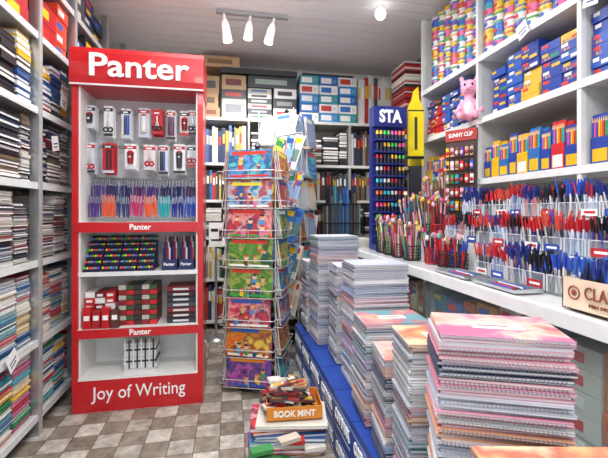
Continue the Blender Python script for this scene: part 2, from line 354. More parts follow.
lbox(t, .19, .73, BY+.02, 4.6, 2.642, 2.77, C('#3a4244'), C('#9ab0a4')); lbox(t, -.09, .17, BY+.02, 4.6, 2.602, 2.76, C('#b89a72'), C('#7a3030'))
lbox(t, .47, .73, BY+.02, 4.6, 2.291, 2.42, C('#d4d2cc'), C('#c03a3a')); lbox(t, .47, .73, BY+.03, 4.6, 2.422, 2.53, C('#2f3338'), C('#8a8e90')); lbox(t, .48, .73, BY+.02, 4.6, 2.532, 2.64, C('#e4e4e2'), C('#2a2a30'))
lbox(t, -.1, .73, BY-.02, 4.62, 2.771, 2.83, C('#26282b')); lbox(t, -.3, .1, BY+.0, 4.6, 2.831, 2.95, C('#c4a27a'), C('#8a6a4a'))
t.build()
t = MB('lever_arch_files')
for cI in range(3):
    for rI in range(5):
        x0 = .77+cI*.225; z0 = 2.291+rI*.105
        m = C(['#eceae6', '#2a6ab8', '#3a8ac8', '#e2e6ea', '#2b9aa0'][(cI*2+rI) % 5]); m2 = C(['#2a6ab8', '#eceae6', '#f0f0f0', '#c0392b', '#f0f0f0'][(cI*2+rI) % 5])
        t.box(x0, x0+.215, BY+.02, 4.6, z0, z0+.1, m); t.box(x0+.02, x0+.14, BY+.018, BY+.021, z0+.02, z0+.08, m2); t.ring((x0+.18, BY+.02, z0+.05), 'y', .015, .004, METAL, 10)
t.box(.8, 1.4, BY+.03, 4.6, 2.818, 2.84, C('#2c2e33'))
t.build()
fill('document_folders', FB(1.46), .62, .3, 2.292, .62, 'vertical', ['#e6e4de', '#d8d4ca', '#b8b4aa', '#4a4a50', '#a8302c', '#cfd4d8'], 99, .02, .05)
t = MB('folder_stack'); r = random.Random(5)
z = 2.0
t.box(1.58, 2.1, 3.5, 3.9, 1.97, 2.0, WHITE)
for x in (1.6, 2.08):
    for y in (3.52, 3.88): t.cyl((x, y, 0), (x, y, 1.97), .012, .012, METAL, 8)
while z < 2.72: 
    tt = r.uniform(.012, .022); j = r.uniform(-.008, .008); t.box(1.66+j, 1.86+j, 3.52+j, 3.84, z, z+tt-.002, C(r.choice(['#a8241f', '#b8342a', '#c9c4ba', '#8c1a1c', '#2a2a2e', '#d8d4cc']))); z += tt
z = 2.0
while z < 2.82: 
    tt = r.uniform(.014, .03); j = r.uniform(-.008, .008); t.box(1.88+j, 2.08, 3.53+j, 3.84, z, z+tt-.002, C(r.choice(['#3a2c2c', '#4c3a36', '#c9c4ba', '#2a2a2e', '#8a8680']))); z += tt
t.build()
t = MB('standing_sign'); t.T = TR(-.14, 4.0, 0)
t.box(-.07, .09, 0, .01, .92, 1.16, C('#eceae4')); t.box(-.05, .02, -.003, 0, 1.07, 1.1, BLACK); t.box(.03, .06, -.003, 0, 1.0, 1.1, BLACK); t.box(-.05, .06, -.003, 0, .98, .995, BLACK); t.cyl((0, .02, 0), (0, .02, 1.14), .012, .012, METAL); t.cyl((0, .02, 0), (0, .02, .02), .12, .1, METAL, 16); t.build()

# ---------------------------------------------------------------- spinner racks
def spinner(name, X, Y, rot, side, tiers, z0, pitch, bh, mats, seed, bw=.9, cols=1, slant=.03, art=True):
    r = random.Random(seed); b = MB(name); base = TR(X, Y, 0, 0)
    b.T = base; top = z0+tiers*pitch+.05
    b.cyl((0, 0, 0), (0, 0, top), .018, .018, C('#2c2e33', .35, .5), 10)
    b.cyl((0, 0, 0), (0, 0, .03), side*.5, side*.45, C('#2c2e33', .35, .5), 20)
    b.cyl((0, 0, top), (0, 0, top+.03), .03, .01, C('#2c2e33', .35, .5), 10)
    for q in range(4):
        b.T = base @ Matrix.Rotation(math.radians(rot+90*q), 4, 'Z')
        hs = side/2; wire = C('#d8dadc', .3, .6)
        for x in (-hs, hs): b.cyl((x, -hs, z0-.02), (x, -hs, top-.02), .005, .005, wire, 5)
        for t_ in range(tiers):
            z = z0+t_*pitch
            b.tube([(-hs, -hs, z), (-hs, -hs-.05, z), (hs, -hs-.05, z), (hs, -hs, z)], .0035, wire)
            b.tube([(-hs, -hs, z+.055), (-hs, -hs-.055, z+.055), (hs, -hs-.055, z+.055), (hs, -hs, z+.055)], .0035, wire)
            b.tube([(0, -hs-.05, z), (0, -hs-.055, z+.055)], .003, wire)
            for cI in range(cols):
                wd = side/cols; xc = -hs+wd*(cI+.5); nb = r.randint(2, 4)
                for k in range(nb):
                    m = r.choice(mats); w = wd*bw*r.uniform(.93, 1); hh = bh*r.uniform(.92, 1.02); 
                    Ts = b.T; b.T = Ts @ Matrix.Translation((xc+r.uniform(-.008, .008), -hs-.04+k*.011, z+.006)) @ Matrix.Rotation(-.13-.02*k+r.uniform(-.02, .02), 4, 'X') @ Matrix.Rotation(r.uniform(-slant, slant), 4, 'Y')
                    b.box(-w/2, w/2, 0, .0015, 0, hh, m); b.box(-w/2+.002, w/2-.002, .0015, .007, .002, hh-.002, PAPER); b.box(-w/2, w/2, .007, .0085, 0, hh, m)
                    tc_ = C(r.choice(['#f4e23a', '#f4f2ea', '#e23a2a', '#2a62b8', '#f08a1e']))
                    b.box(-w*.42, w*r.uniform(.1, .42), -.0012, 0, hh*.82, hh*.94, tc_)
                    if k == 0 and art:
                        for e in range(r.randint(4, 7)):
                            ex, ez = r.uniform(-.36, .36)*w, r.uniform(.2, .66)*hh; rr = r.uniform(.07, .14)*min(w, hh)
                            bc = C(r.choice(['#d0a070', '#c8402a', '#3a9a4a', '#f2c21a', '#6a3a20', '#4a90c8', '#e27aa8', '#2a4a7a']))
                            b.disc((ex, -.0012-.0002*e, ez-rr*.9), rr*.8, rr*1.1, bc); b.disc((ex, -.0013-.0002*e, ez+rr*.3), rr*.65, rr*.65, C(r.choice(['#f0c8a0', '#e8b890', '#d8a070'])))
                            b.disc((ex-rr*.25, -.003, ez+rr*.4), rr*.1, rr*.13, BLACK, 6); b.disc((ex+rr*.25, -.003, ez+rr*.4), rr*.1, rr*.13, BLACK, 6); b.disc((ex, -.0028, ez+rr*.85), rr*.65, rr*.3, C(r.choice(['#3a2418', '#c8402a', '#f2c21a', '#23305a'])))
                        b.box(-w*.45, w*.45, -.0012, 0, hh*.03, hh*.1, C(r.choice(['#f4f2ea', '#d8232a', '#1f58b8', '#2fa04a'])))
                    b.T = Ts
    return b.build()
spinner('book_spinner_rack', .20, 2.93, -20, .36, 8, .05, .207, .20, COVERS, 11)
spinner('magazine_spinner_rack', .56, 3.90, -40, .40, 6, .36, .31, .29, [C('#d9dade', .3), C('#c8cdd8', .3), C('#98a8c4', .3), COVERS[2], C('#d4c8b4', .3), C('#e4e4e6', .3), COVERS[4], COVERS[6]], 12, cols=2, slant=.26, art=False)
# tall literature stand with slanted magazines
b = MB('magazine_stand'); r = random.Random(17); b.T = TR(.46, 3.38, 0, -52)
wr = C('#c9ccd0', .3, .6)
for x in (-.16, .16): b.cyl((x, 0, 0), (x, .06, 1.95), .007, .007, wr, 6); b.cyl((x, -.1, .01), (x, .12, .01), .007, .007, wr, 6)
b.cyl((-.16, .06, 1.95), (.16, .06, 1.95), .007, .007, wr, 6)
for t_ in range(5):
    z = .38+t_*.31; b.tube([(-.16, .0, z), (-.16, -.06, z), (.16, -.06, z), (.16, .0, z)], .004, wr); b.tube([(-.16, 0, z+.07), (-.16, -.065, z+.07), (.16, -.065, z+.07), (.16, 0, z+.07)], .004, wr)
    for k in range(5):
        Ts = b.T; b.T = Ts @ Matrix.Translation((-.11+.055*k, -.05+.008*(k % 3), z+.02)) @ Matrix.Rotation(-.16, 4, 'X') @ Matrix.Rotation(r.uniform(.1, .32), 4, 'Y'); m = r.choice([C('#e6e6e8', .3), C('#c9d2e0', .3), COVERS[4], COVERS[2], C('#dcd4c4', .3), COVERS[0], C('#3a70b0', .3)])
        b.box(-.05, .06, 0, .005, 0, .29, m); b.box(-.04, .04, -.001, 0, .22, .265, C(r.choice(['#c03030', '#2a4a8a', '#f2c21a', '#2a7a4a']))); b.box(-.035, .05, -.001, 0, .06, .17, C(r.choice(['#7a9ac0', '#c8b090', '#5a7a6a', '#d8a090']))); b.T = Ts
b.build()

# ---------------------------------------------------------------- blue ream boxes platform
BLUE = C('#23479e', .35, noise=.06)
b = MB('paper_ream_boxes')
def ream(x0, x1, y0, y1, z0, z1):
    b.box(x0, x1, y0+.003, y1-.003, z0, z1-.003, BLUE); b.box(x0-.001, x0+.001, y0+.003, y1-.003, z1-.05, z1-.042, C('#7fa6e0')); 
    b.text('COPYMAX', (x0-.002, (y0+y1)/2, (z0+z1)/2-.01), (y1-y0)*.78, TW, '-x', bold=.025, ht=.075)
    b.box(x0-.001, x0+.001, y0+.03, y1-.06, z0+.016, z0+.023, C('#c9d8f0'))
y = .42
while y < 3.15:
    x0 = .46 if y < 1.2 else .53
    for l in range(2): ream(x0+(.0 if l else .005), .98, y, y+.31, l*.17, (l+1)*.17)
    y += .31
b.build()

# ---------------------------------------------------------------- notebook stacks
def nstack(x, y, rot, w, d, z0, z1, t, spine, seed, near=True, covers=PINKS, name='notebook_stack', topc=None):
    r = random.Random(seed); b = MB(name); z = z0; i = 0
    pg = [C('#dcdde0', .8, noise=.05), C('#cdd1da', .8, noise=.05), C('#e0d8d8', .8, noise=.05), C('#bcc2d0', .8, noise=.05), C('#dadddd', .8, noise=.05), C('#c8c8cc', .8, noise=.05)]
    cvs = [C(k_, .35) for k_ in ('#d08a9c', '#7aa0b0', '#d8a080', '#e8e4e4', '#a090bc', '#8aa0c4', '#b9b9c4', '#dcdcdc', '#f0f0f0', '#b8bcca', '#4a5470', '#c8cad0')]
    wire = C('#b4b8c4', .35, .3, noise=0); wire2 = C('#7c8296', .35, .3, noise=0)
    cvr = r.choice(cvs); run = 0
    while z < z1:
        tt = t*r.uniform(.85, 1.15); jx = r.uniform(-.006, .006); jy = r.uniform(-.006, .006)
        T0 = TR(x, y, 0, rot) @ TR(jx, jy, 0, r.uniform(-1.5, 1.5)); b.T = T0
        last = z+tt >= z1
        if run <= 0: cvr = r.choice(cvs); run = r.randint(2, 7)
        run -= 1
        cv = (topc or r.choice(covers)) if last or r.random() < .07 else cvr
        b.box(0, w, 0, d, z+.0003, z+.0010, cv); b.box(0, w, 0, d, z+tt-.0013, z+tt-.0003, cv)
        b.box(.002, w-.002, .002, d-.002, z+.0010, z+tt-.0013, r.choice(pg))
        if last: b.box(w*.3, w*.72, d*.35, d*.6, z+tt-.0003, z+tt, C('#e8dcd4')); b.box(w*.35, w*.6, d*.45, d*.5, z+tt, z+tt+.0002, C('#8a5a6a'))
        flip = (i//r.choice((4, 5, 6))) % 3 == 2 and not last
        wr = wire if (i//6) % 3 else wire2
        if not flip:
            if spine == 'left':
                n = int(d/(.0095 if near else .013))
                for k in range(n): b.ring((.001, .012+k*(d-.02)/n, z+tt/2), 'y', tt*.58, .0010 if near else .0014, wr, 7, 3)
            else:
                n = int(w/(.0095 if near else .013))
                for k in range(n): b.ring((.012+k*(w-.02)/n, .001, z+tt/2), 'x', tt*.58, .0010 if near else .0014, wr, 7, 3)
        z += tt; i += 1
    return b.build()
PZ = .341
nstack(.58, 2.96, 0, .3, .20, PZ, .88, .011, 'left', 1, False, topc=C('#dfe0e4'))
nstack(.60, 2.65, 2, .30, .25, PZ, 1.085, .010, 'front', 2, False, topc=C('#c8cad0'))
nstack(.635, 2.30, -3, .28, .22, PZ, .93, .010, 'left', 22, False, topc=C('#bfc4cc'))
nstack(.63, 1.94, -2, .30, .25, PZ, .99, .0095, 'front', 3, False, topc=C('#b9c0d0'))
nstack(.57, 1.60, -4, .30, .22, PZ, .775, .009, 'left', 4, topc=PINKS[1])
nstack(.55, 1.33, -8, .27, .21, PZ, .725, .008, 'left', 5)
nstack(.525, 1.08, -10, .26, .20, PZ, .865, .008, 'left', 6)
nstack(.47, .82, -22, .28, .205, PZ, .98, .0075, 'front', 7, topc=PINKS[0])
nstack(.43, .50, -12, .29, .20, PZ, .805, .0075, 'front', 8, topc=PINKS[2])

# ---------------------------------------------------------------- floor pile
r = random.Random(9)
nm = MB('activity_book_pile'); z = 0
while z < .25:
    tt = r.uniform(.009, .02); nm.T = TR(.10+r.uniform(-.015, .015), 1.84+r.uniform(-.012, .012), 0, r.uniform(-10, 0))
    m = r.choice(COVERS+[C('#3a8a4a'), C('#d8d4c8'), C('#c8402a'), C('#2a5a9a'), C('#d8d4c8')]); nm.box(0, .34, 0, .24, z, z+.002, m); nm.box(.003, .337, .003, .237, z+.002, z+tt-.002, PAPER); nm.box(0, .34, 0, .24, z+tt-.002, z+tt, m); z += tt
for e in range(12): 
    nm.T = TR(.16+r.uniform(-.04, .24), 1.80+r.uniform(-.02, .01), .0+.02*e, r.uniform(-20, 20)); nm.box(-.05, .05, -.05, 0, 0, .018, C(r.choice(['#d8d4c8', '#b82428', '#3a8a4a', '#e8b84a', '#c8b8a8'])))
nm.build()
zt = max(z, .262)+.004
o = MB('book_box'); o.T = TR(.17, 1.86, zt-.266, -4)
om = C('#d9862a', .5); o.box(0, .27, 0, .2, .266, .27, om); o.box(0, .27, 0, .004, .266, .33, om); o.box(0, .27, .196, .2, .266, .33, om); o.box(0, .004, .004, .196, .266, .33, om); o.box(.266, .27, .004, .196, .266, .33, om)
o.text('BOOK MINT', (.135, -.003, .298), .2, C('#f6efe0'), bold=.03, ht=.04); bo = o.build()
o = MB('card_packs')
for i in range(100):
    zz = .285+(i/100)*.12; a = 1-(i/100)*.45
    o.T = TR(.285+r.uniform(-.12, .12)*a, 1.95+r.uniform(-.08, .08)*a, zz, r.choice((0, 12, -15, 85))+r.uniform(-10, 10)) @ Euler((r.uniform(-.22, .22), r.uniform(-.22, .22), 0)).to_matrix().to_4x4()
    o.box(-.034, .034, -.024, .024, 0, .012, C(r.choice(['#8c2428', '#7c1c20', '#b8b0a4', '#a88868', '#983a3a', '#5a3a3a', '#c8c4bc', '#3a3a40', '#a82a2a']), .3)); o.box(-.02, .02, -.015, .015, .012, .013, C(r.choice(['#d4d0c4', '#c8a02a', '#a02a2a'])))
o.build(bo)

# ---------------------------------------------------------------- counter
CX = 1.03
c = MB('shop_counter'); cw = C('#dddedd', .2, noise=.03, coat=.5)
c.box(CX, XR-.01, .55, 3.3, .915, .95, cw); c.box(CX-.02, CX+.012, .55, 3.3, .908, .956, C('#f0f2f2', .2)); 
c.box(CX, XR-.01, .55, 3.3, 0, .08, C('#8a8c90')); c.box(CX+.02, XR-.01, .6, 3.25, .48, .495, cw)
for y in (.57, 1.25, 1.95, 2.62, 3.28): c.box(CX, CX+.03, y-.015, y+.015, .08, .91, METAL); c.box(CX+.03, XR-.02, y-.006, y+.006, .08, .91, C('#c9cbcc'))
c.box(CX+.008, CX+.012, .58, 3.27, .08, .91, GLASS)
c.build()
for i, (ya, yb) in enumerate(((.6, 1.23), (1.27, 1.93), (1.97, 2.6), (2.64, 3.25))):
    F = frame((CX+.04, yb, 0), (0, -1, 0), (1, 0, 0))
    fill('product_boxes', F, yb-ya, .5, .081, .38, 'boxes', ['#2a5aa8', '#5a7ab8', '#c8783a', '#b84a3a', '#3a7a8a'], 200+i, .08, .16)
    fill('product_boxes', F, yb-ya, .5, .496, .39, 'boxes', ['#d8722a', '#2a5ab8', '#d8d4cc', '#b83a3a', '#d89a3a', '#2a8a9a', '#1f4a9a'], 210+i, .08, .16)
b = MB('display_riser'); b.box(1.30, 1.47, 1.05, 2.95, .951, 1.09, C('#cfd3d6', .3)); b.box(1.471, 1.68, 1.05, 2.95, .951, 1.24, C('#c4c8cc', .3)); b.build()

def pen(b, p, h, lean, body, cap, rr=.0046):
    q = Vector(p)+Vector((lean[0]*h, lean[1]*h, h)); d = (q-Vector(p)); m_ = Vector(p)+d*.66
    b.cyl(p, m_, rr*.85, rr*.9, body, 6, False); b.cyl(m_, q, rr*1.1, rr*.9, cap, 6)
def holder(X, Y, z, w, d, hh, ph, bodies, caps, seed, mat=CLEAR, name='pen_holder', n=7, m=5, label=None, fan=.18):
    r = random.Random(seed); b = MB(name)
    b.box(X-d/2, X+d/2, Y-w/2, Y+w/2, z, z+.004, mat)
    for s_ in (-1, 1):
        b.box(X-d/2, X+d/2, Y+s_*w/2-.0015, Y+s_*w/2+.0015, z+.004, z+hh, mat); b.box(X+s_*d/2-.0015, X+s_*d/2+.0015, Y-w/2, Y+w/2, z+.004, z+hh, mat)
        b.box(X+s_*d/2-.002, X+s_*d/2+.002, Y-w/2, Y+w/2, z+hh-.003, z+hh+.001, EDGE); b.box(X-d/2-.002, X-d/2+.002, Y+s_*w/2-.003, Y+s_*w/2+.003, z+.004, z+hh, EDGE)
    if label: 
        b.box(X-d/2-.003, X-d/2-.0016, Y-w*.4, Y+w*.4, z+.008, z+.04, C(label)); b.box(X-d/2-.0036, X-d/2-.003, Y-w*.3, Y+w*.25, z+.02, z+.03, C('#f4f4f4' if label != '#eceae6' else '#c02030'))
    c1 = C(r.choice(caps), .3); c2 = C(r.choice(caps), .3)
    for i in range(n):
        for j in range(m):
            x = X-d*.4+d*.8*j/(m-1); y = Y-w*.42+w*.84*i/(n-1)
            f_ = (i/(n-1)-.5)
            pen(b, (x, y, z+.005), ph*r.uniform(.85, 1.1), (r.uniform(-.16, .12), f_*fan+r.uniform(-fan, fan)*.9), C(r.choice(bodies), .25), c1 if r.random() < .75 else c2, r.choice((.0042, .005)))
    return b.build()
CAPS = [['#b8202a', '#1c2c7a'], ['#1c2c7a', '#16161c'], ['#2a4ab0', '#2a7ac0'], ['#c8202a', '#16161c'], ['#26262e', '#3a3f50'], ['#c84a3a', '#2a4ab0'], ['#26262e', '#1c2c7a']]
BOD = [['#dfe4ee', '#8a9ac8', '#c8d4e8'], ['#8a90a0', '#e4dcd8', '#3a3f50'], ['#20202a', '#2a3a80', '#d8d8de'], ['#c8c8ce', '#c88888', '#2a3a80']]
k = 0
for X, z, Y0, Y1 in ((1.245, .956, 1.26, 1.82), (1.385, 1.091, 1.1, 2.3), (1.575, 1.241, 1.1, 2.35)):
    Y = Y0
    while Y < Y1:
        k += 1
        holder(X, Y, z, .098, .08, .07, .145 if k % 3 else .165, BOD[k % 4], CAPS[(k*5+k//4) % 7], 300+k, label=['#eceae6', None, '#b81f2a', None, '#23479e'][k % 5]); Y += .112
def cup(X, Y, z, rad, hh, ph, cols, seed, mat, n=26):
    r = random.Random(seed); b = MB('pen_cup')
    b.cyl((X, Y, z), (X, Y, z+.004), rad, rad, mat, 16); 
    for i in range(16):
        a0 = 2*math.pi*i/16; b.cyl((X+math.cos(a0)*rad, Y+math.sin(a0)*rad, z), (X+math.cos(a0)*rad, Y+math.sin(a0)*rad, z+hh), .002, .002, mat, 4)
    for q in range(5):
        zz = z+hh*(q+.5)/5; pts = [(X+math.cos(2*math.pi*i/16)*rad, Y+math.sin(2*math.pi*i/16)*rad, zz) for i in range(17)]; b.tube(pts, .002 if q < 4 else .004, mat, 4)
    for i in range(n):
        a = r.uniform(0, 6.28); q = rad*.8*math.sqrt(r.random()); x, y = X+math.cos(a)*q, Y+math.sin(a)*q
        col = C(r.choice(cols), .35); h_ = ph*r.uniform(.85, 1.12); ln = (math.cos(a)*.2*q/rad, math.sin(a)*.2*q/rad)
        pen(b, (x, y, z+.005), h_, ln, col, C(r.choice(cols), .35), .005)
        if r.random() < .4:
            t_ = (x+ln[0]*h_, y+ln[1]*h_, z+.005+h_); tcol = C(r.choice(['#e2a8b8', '#e4dcd0', '#d8b83a', '#c8558a', '#6aa090', '#7a5238', '#a07858']))
            b.ell(t_, (.013, .013, .015), tcol, 8, 6); 
            for s_ in (-1, 1): b.ell((t_[0], t_[1]+s_*.01, t_[2]+.013), (.005, .005, .007), tcol, 6, 4)
    return b.build()
FC = ['#d2558a', '#5aa05a', '#c89868', '#e2a8bc', '#7a5238', '#3a90b0', '#e4dcd0', '#b02030', '#a88870', '#2a2a30', '#5a3a8a']
i = 0
for X, Y, z, rr, hh, ph, cl in ((1.17, 2.38, .956, .055, .1, .21, FC), (1.16, 2.55, .956, .05, .1, .23, FC), (1.17, 2.72, .956, .055, .1, .22, FC), (1.385, 2.42, 1.091, .05, .1, .24, ['#b02030', '#7a5238', '#e2a8bc', '#2a2a30']), (1.385, 2.56, 1.091, .05, .1, .27, FC), (1.385, 2.70, 1.091, .05, .1, .26, FC), (1.385, 2.85, 1.091, .055, .1, .28, FC),
    (1.22, 2.2, .956, .05, .1, .17, ['#b02030', '#1c2c7a', '#b02030', '#22222a']), (1.22, 2.06, .956, .045, .09, .15, ['#c02030', '#b8202a', '#a01820']), (1.22, 1.93, .956, .05, .09, .16, ['#22222a', '#b8202a', '#2a4ab0']), (1.575, 2.69, 1.241, .055, .1, .30, FC), (1.575, 2.85, 1.241, .055, .1, .28, ['#7a5238', '#e2a8bc', '#c89868', '#c2558a']),
    (1.17, 2.88, .956, .05, .1, .25, ['#c89868', '#d8a0b0', '#7a5238', '#5aa05a'])):
    i += 1; cup(X, Y, z, rr, hh, ph, cl, 400+i, C('#1d1d22', .4) if i % 4 else C('#b81f2a', .4))

b = MB('pen_box'); b.T = TR(1.07, 1.10, .957, -90)
kb = C('#e2cdb4', .6); 
b.box(0, .28, 0, .004, 0, .1, kb); b.box(0, .28, .14, .144, 0, .1, kb); b.box(0, .004, 0, .144, 0, .1, kb); b.box(.276, .28, 0, .144, 0, .1, kb); b.box(0, .28, 0, .144, 0, .004, kb)
b.text('CLARO', (.15, -.003, .06), .13, C('#8a4a3a'), bold=-.004, ht=.055); b.text('PEN STUDIO', (.15, -.003, .025), .10, C('#8a4a3a'), ht=.014)
b.ring((.045, -.001, .055), 'y', .02, .003, C('#8a4a3a'), 12, 4); b.ell((.045, -.001, .055), (.01, .002, .01), C('#8a4a3a'))
r = random.Random(2)
for i in range(14):
    for j in range(5):
        pen(b, (.015+i*.0185, .02+j*.025, .005), .155*r.uniform(.9, 1.05), (r.uniform(-.25, .25), r.uniform(-.12, .12)), C(r.choice(['#c9ccd4', '#2a3a80', '#23242c'])), C(r.choice(['#1c3488', '#2a62b8', '#20264a'])), .005)
b.build()
for y in (1.30, 1.62):
    b = MB('metal_tray'); sv = C('#c4c8cc', .18, .85)
    b.T = TR(1.055, y, .957, 0)
    b.box(0, .13, 0, .26, 0, .003, sv); b.box(0, .004, 0, .26, .003, .014, sv); b.box(.126, .13, 0, .26, .003, .014, sv); b.box(.004, .126, 0, .004, .003, .014, sv); b.box(.004, .126, .256, .26, .003, .014, sv)
    for e in range(5): b.cyl((.03+.015*e, .05, .009), (.035+.014*e, .19, .009), .004, .004, C(['#2a4ab0', '#c8202a', '#22222a', '#d8d8de', '#2a4ab0'][e]), 6)
    b.build()

# ---------------------------------------------------------------- right wall shelving
RX = 1.7
u = MB('wall_shelving'); 
for z, ya, yb in ((1.49, .9, 3.26), (1.91, .9, 3.26), (2.34, .9, 3.26)):
    u.box(RX, XR-.003, ya, yb, z-.02, z, WHITE); u.box(RX-.012, RX+.003, ya, yb, z-.034, z+.006, C('#e6e7e6', .35))
for y in (.92, 1.64, 2.45, 3.25): u.box(RX-.008, RX+.022, y-.012, y+.012, .96, ZC-.01, C('#dfe1e0', .35)); u.box(RX+.022, XR-.003, y-.006, y+.006, 1.49, ZC-.01, C('#d2d4d2', .4))
u.build()
bays = ((.95, 1.62), (1.66, 2.43), (2.47, 3.23))
BPK = [C('#1f3f9a'), C('#2450a8'), C('#1a3a90'), C('#2a5ab0')]
def packs(ya, yb, z0, H, w, h, mats, seed, face=0, D=.3, name='colour_pencil_boxes'):
    r = random.Random(seed); b = MB(name); b.T = frame((RX+.03, yb, 0), (0, -1, 0), (1, 0, 0)); x = 0
    while x+w <= yb-ya+.001:
        z = z0; m = r.choice(mats); top = z0+H*r.uniform(.85, 1)
        while z+h <= top:
            j = r.uniform(0, .025); b.box(x+.002, x+w-.002, j, D, z, z+h-.002, m); b.box(x+w*.1, x+w*.4, j-.001, j+.001, z+h*.5, z+h*.85, C(r.choice(['#d83a2a', '#e4e2da', '#e2b21a', '#e4e2da'])))
            if r.random() < .6: b.box(x+w*.5, x+w*.9, j-.001, j+.001, z+h*.15, z+h*.5, C(r.choice(['#e4e2da', '#e2b21a', '#2a8a5a', '#c83a2a'])))
            if r.random() < .4:
                for e in range(6): b.box(x+w*(.1+.065*e), x+w*(.1+.065*e+.04), j-.001, j+.001, z+h*.1, z+h*.38, C(BRIGHT[e]))
            z += h
            if r.random() < .2: m = r.choice(mats)
        x += w
    return b.build()
packs(.95, 1.62, 1.911, .40, .11, .055, BPK, 1); packs(1.66, 2.36, 1.911, .38, .14, .05, BPK+[C('#c8502a'), C('#d8b03a')], 2)
packs(2.56, 3.23, 1.911, .38, .12, .045, [C('#5a2a20'), C('#e8e4dc'), BPK[3], C('#c8202a'), C('#2a2a30'), C('#c89a6a')], 3)
packs(.95, 1.62, 2.341, .62, .16, .12, [C('#d8a02a'), C('#e2c33a'), C('#c8402a'), C('#2a62b8')], 5, name='toy_boxes')
r = random.Random(33)
for (ya, yb) in bays:
    b = MB('pencil_packs'); b.T = frame((RX+.03, yb, 0), (0, -1, 0), (1, 0, 0)); x = 0.
    while x < yb-ya-.07:
        w = r.choice((.075, .09, .1)); m = r.choice(['#1f3f9a', '#1f3f9a', '#1f3f9a', '#2a6ab0', '#c8202a', '#e2b21a', '#1f3f9a']); hh = r.uniform(.21, .27)
        for q in range(4):
            y0 = q*.05+r.uniform(0, .006); b.box(x+.003, x+w-.003, y0, y0+.02, 1.491, 1.491+hh*.55, C(m)); b.box(x+.003, x+w-.003, y0+.012, y0+.02, 1.491+hh*.55, 1.491+hh, C(m))
            if q == 0:
                b.box(x+.012, x+w-.012, y0-.001, y0+.001, 1.51, 1.51+hh*.25, C(r.choice(['#e4e2da', '#e2b21a'])))
                n = 8
                for e in range(n):
                    xx = x+.01+(w-.02)*e/(n-1); cc = C(BRIGHT[(e*3+1) % 8], .4); b.cyl((xx, y0+.006, 1.491+hh*.5), (xx, y0+.006, 1.491+hh*.85), .0042, .0042, cc, 6); b.cyl((xx, y0+.006, 1.491+hh*.85), (xx, y0+.006, 1.491+hh*.94), .0042, .0008, C('#e0b888'), 6)
        x += w
    b.build()
for bi, (ya, yb) in enumerate(bays[1:]):
    b = MB('modelling_dough_tubs'); y = ya+.05; c_i = 0
    while y < yb-.04:
        for col in range(2):
            z = 2.341; x = RX+.06+col*.1
            for q in range(7 if bi else 6):
                cc = ['#c8508a', '#2a7ac0', '#d8ac2a', '#4fa044', '#7048a8', '#d0602a', '#30a0a8'][(c_i+q*2+col) % 7]; c2 = ['#e0c03a', '#e4e2da', '#d8609a', '#2a62b8', '#e4e2da'][(c_i*2+q) % 5]
                b.cyl((x, y, z), (x, y, z+.068), .040, .044, C(cc, .35), 14); b.cyl((x, y, z+.014), (x, y, z+.054), .0425, .0440, C(c2, .35), 14, False); b.box(x-.046, x-.040, y-.012, y+.014, z+.024, z+.046, C('#d8303a' if q % 2 else '#2a62b8')); b.cyl((x, y, z+.068), (x, y, z+.084), .047, .047, C(['#ececec', cc, '#e0c03a'][(q+c_i) % 3], .3), 14); z += .085
        y += .097; c_i += 1
    b.build()
for (y, z, rx) in ((2.0, 2.34, -20), (1.33, 1.93, 15), (1.55, 2.3, 10)):
    t = MB('price_tag'); t.T = Matrix.Translation((RX-.03, y, z)) @ Matrix.Rotation(math.radians(rx), 4, 'X'); t.box(-.001, .001, -.04, .04, -.06, .03, C('#f4f4f0', .6)); t.box(-.0016, -.001, -.03, .03, -.02, -.012, C('#2a3a80')); t.box(-.0016, -.001, -.025, .02, -.042, -.034, C('#2a3a80')); t.build()

# plush toy
p = MB('plush_toy'); pk = C('#f0a8c0', .9, noise=.1, scale=60)
p.T = TR(1.68, 2.52, 1.918, 0) @ Matrix.Rotation(math.radians(-40), 4, 'Z') @ Matrix.Diagonal((1.1, 1.1, 1.15, 1))
p.ell((0, 0, .075), (.05, .045, .08), pk); p.ell((0, -.005, .2), (.055, .05, .055), pk); p.ell((0, -.045, .185), (.032, .03, .024), pk); p.cyl((0, 0, .12), (0, 0, .17), .032, .03, pk, 12)
for s_ in (-1, 1):
    p.cyl((s_*.035, 0, .235), (s_*.048, 0, .265), .018, .013, pk, 10); p.ell((s_*.048, 0, .266), (.015, .01, .018), pk)
    p.cyl((s_*.038, 0, .12), (s_*.07, -.03, .06), .02, .015, pk, 10); p.ell((s_*.071, -.032, .055), (.019, .019, .019), pk)
    p.cyl((s_*.03, -.01, .03), (s_*.045, -.085, .02), .025, .02, pk, 10); p.ell((s_*.046, -.09, .022), (.022, .02, .025), pk)
po = p.build(); md = po.modifiers.new('fuse', 'REMESH'); md.mode = 'VOXEL'; md.voxel_size = .005; md.use_smooth_shade = True
sm_ = po.modifiers.new('sm', 'SMOOTH'); sm_.iterations = 5
q = MB('face'); q.T = p.T
for s_ in (-1, 1): q.ell((s_*.022, -.047, .215), (.008, .005, .010), BLACK, 8, 6); q.ell((s_*.01, -.074, .19), (.003, .002, .004), C('#b04a6a'), 6, 4)
q.ell((0, -.075, .178), (.012, .003, .003), C('#b04a6a'), 8, 5); q.ell((0, -.036, .07), (.03, .015, .045), C('#f8dce4'), 10, 8)
q.build(po)

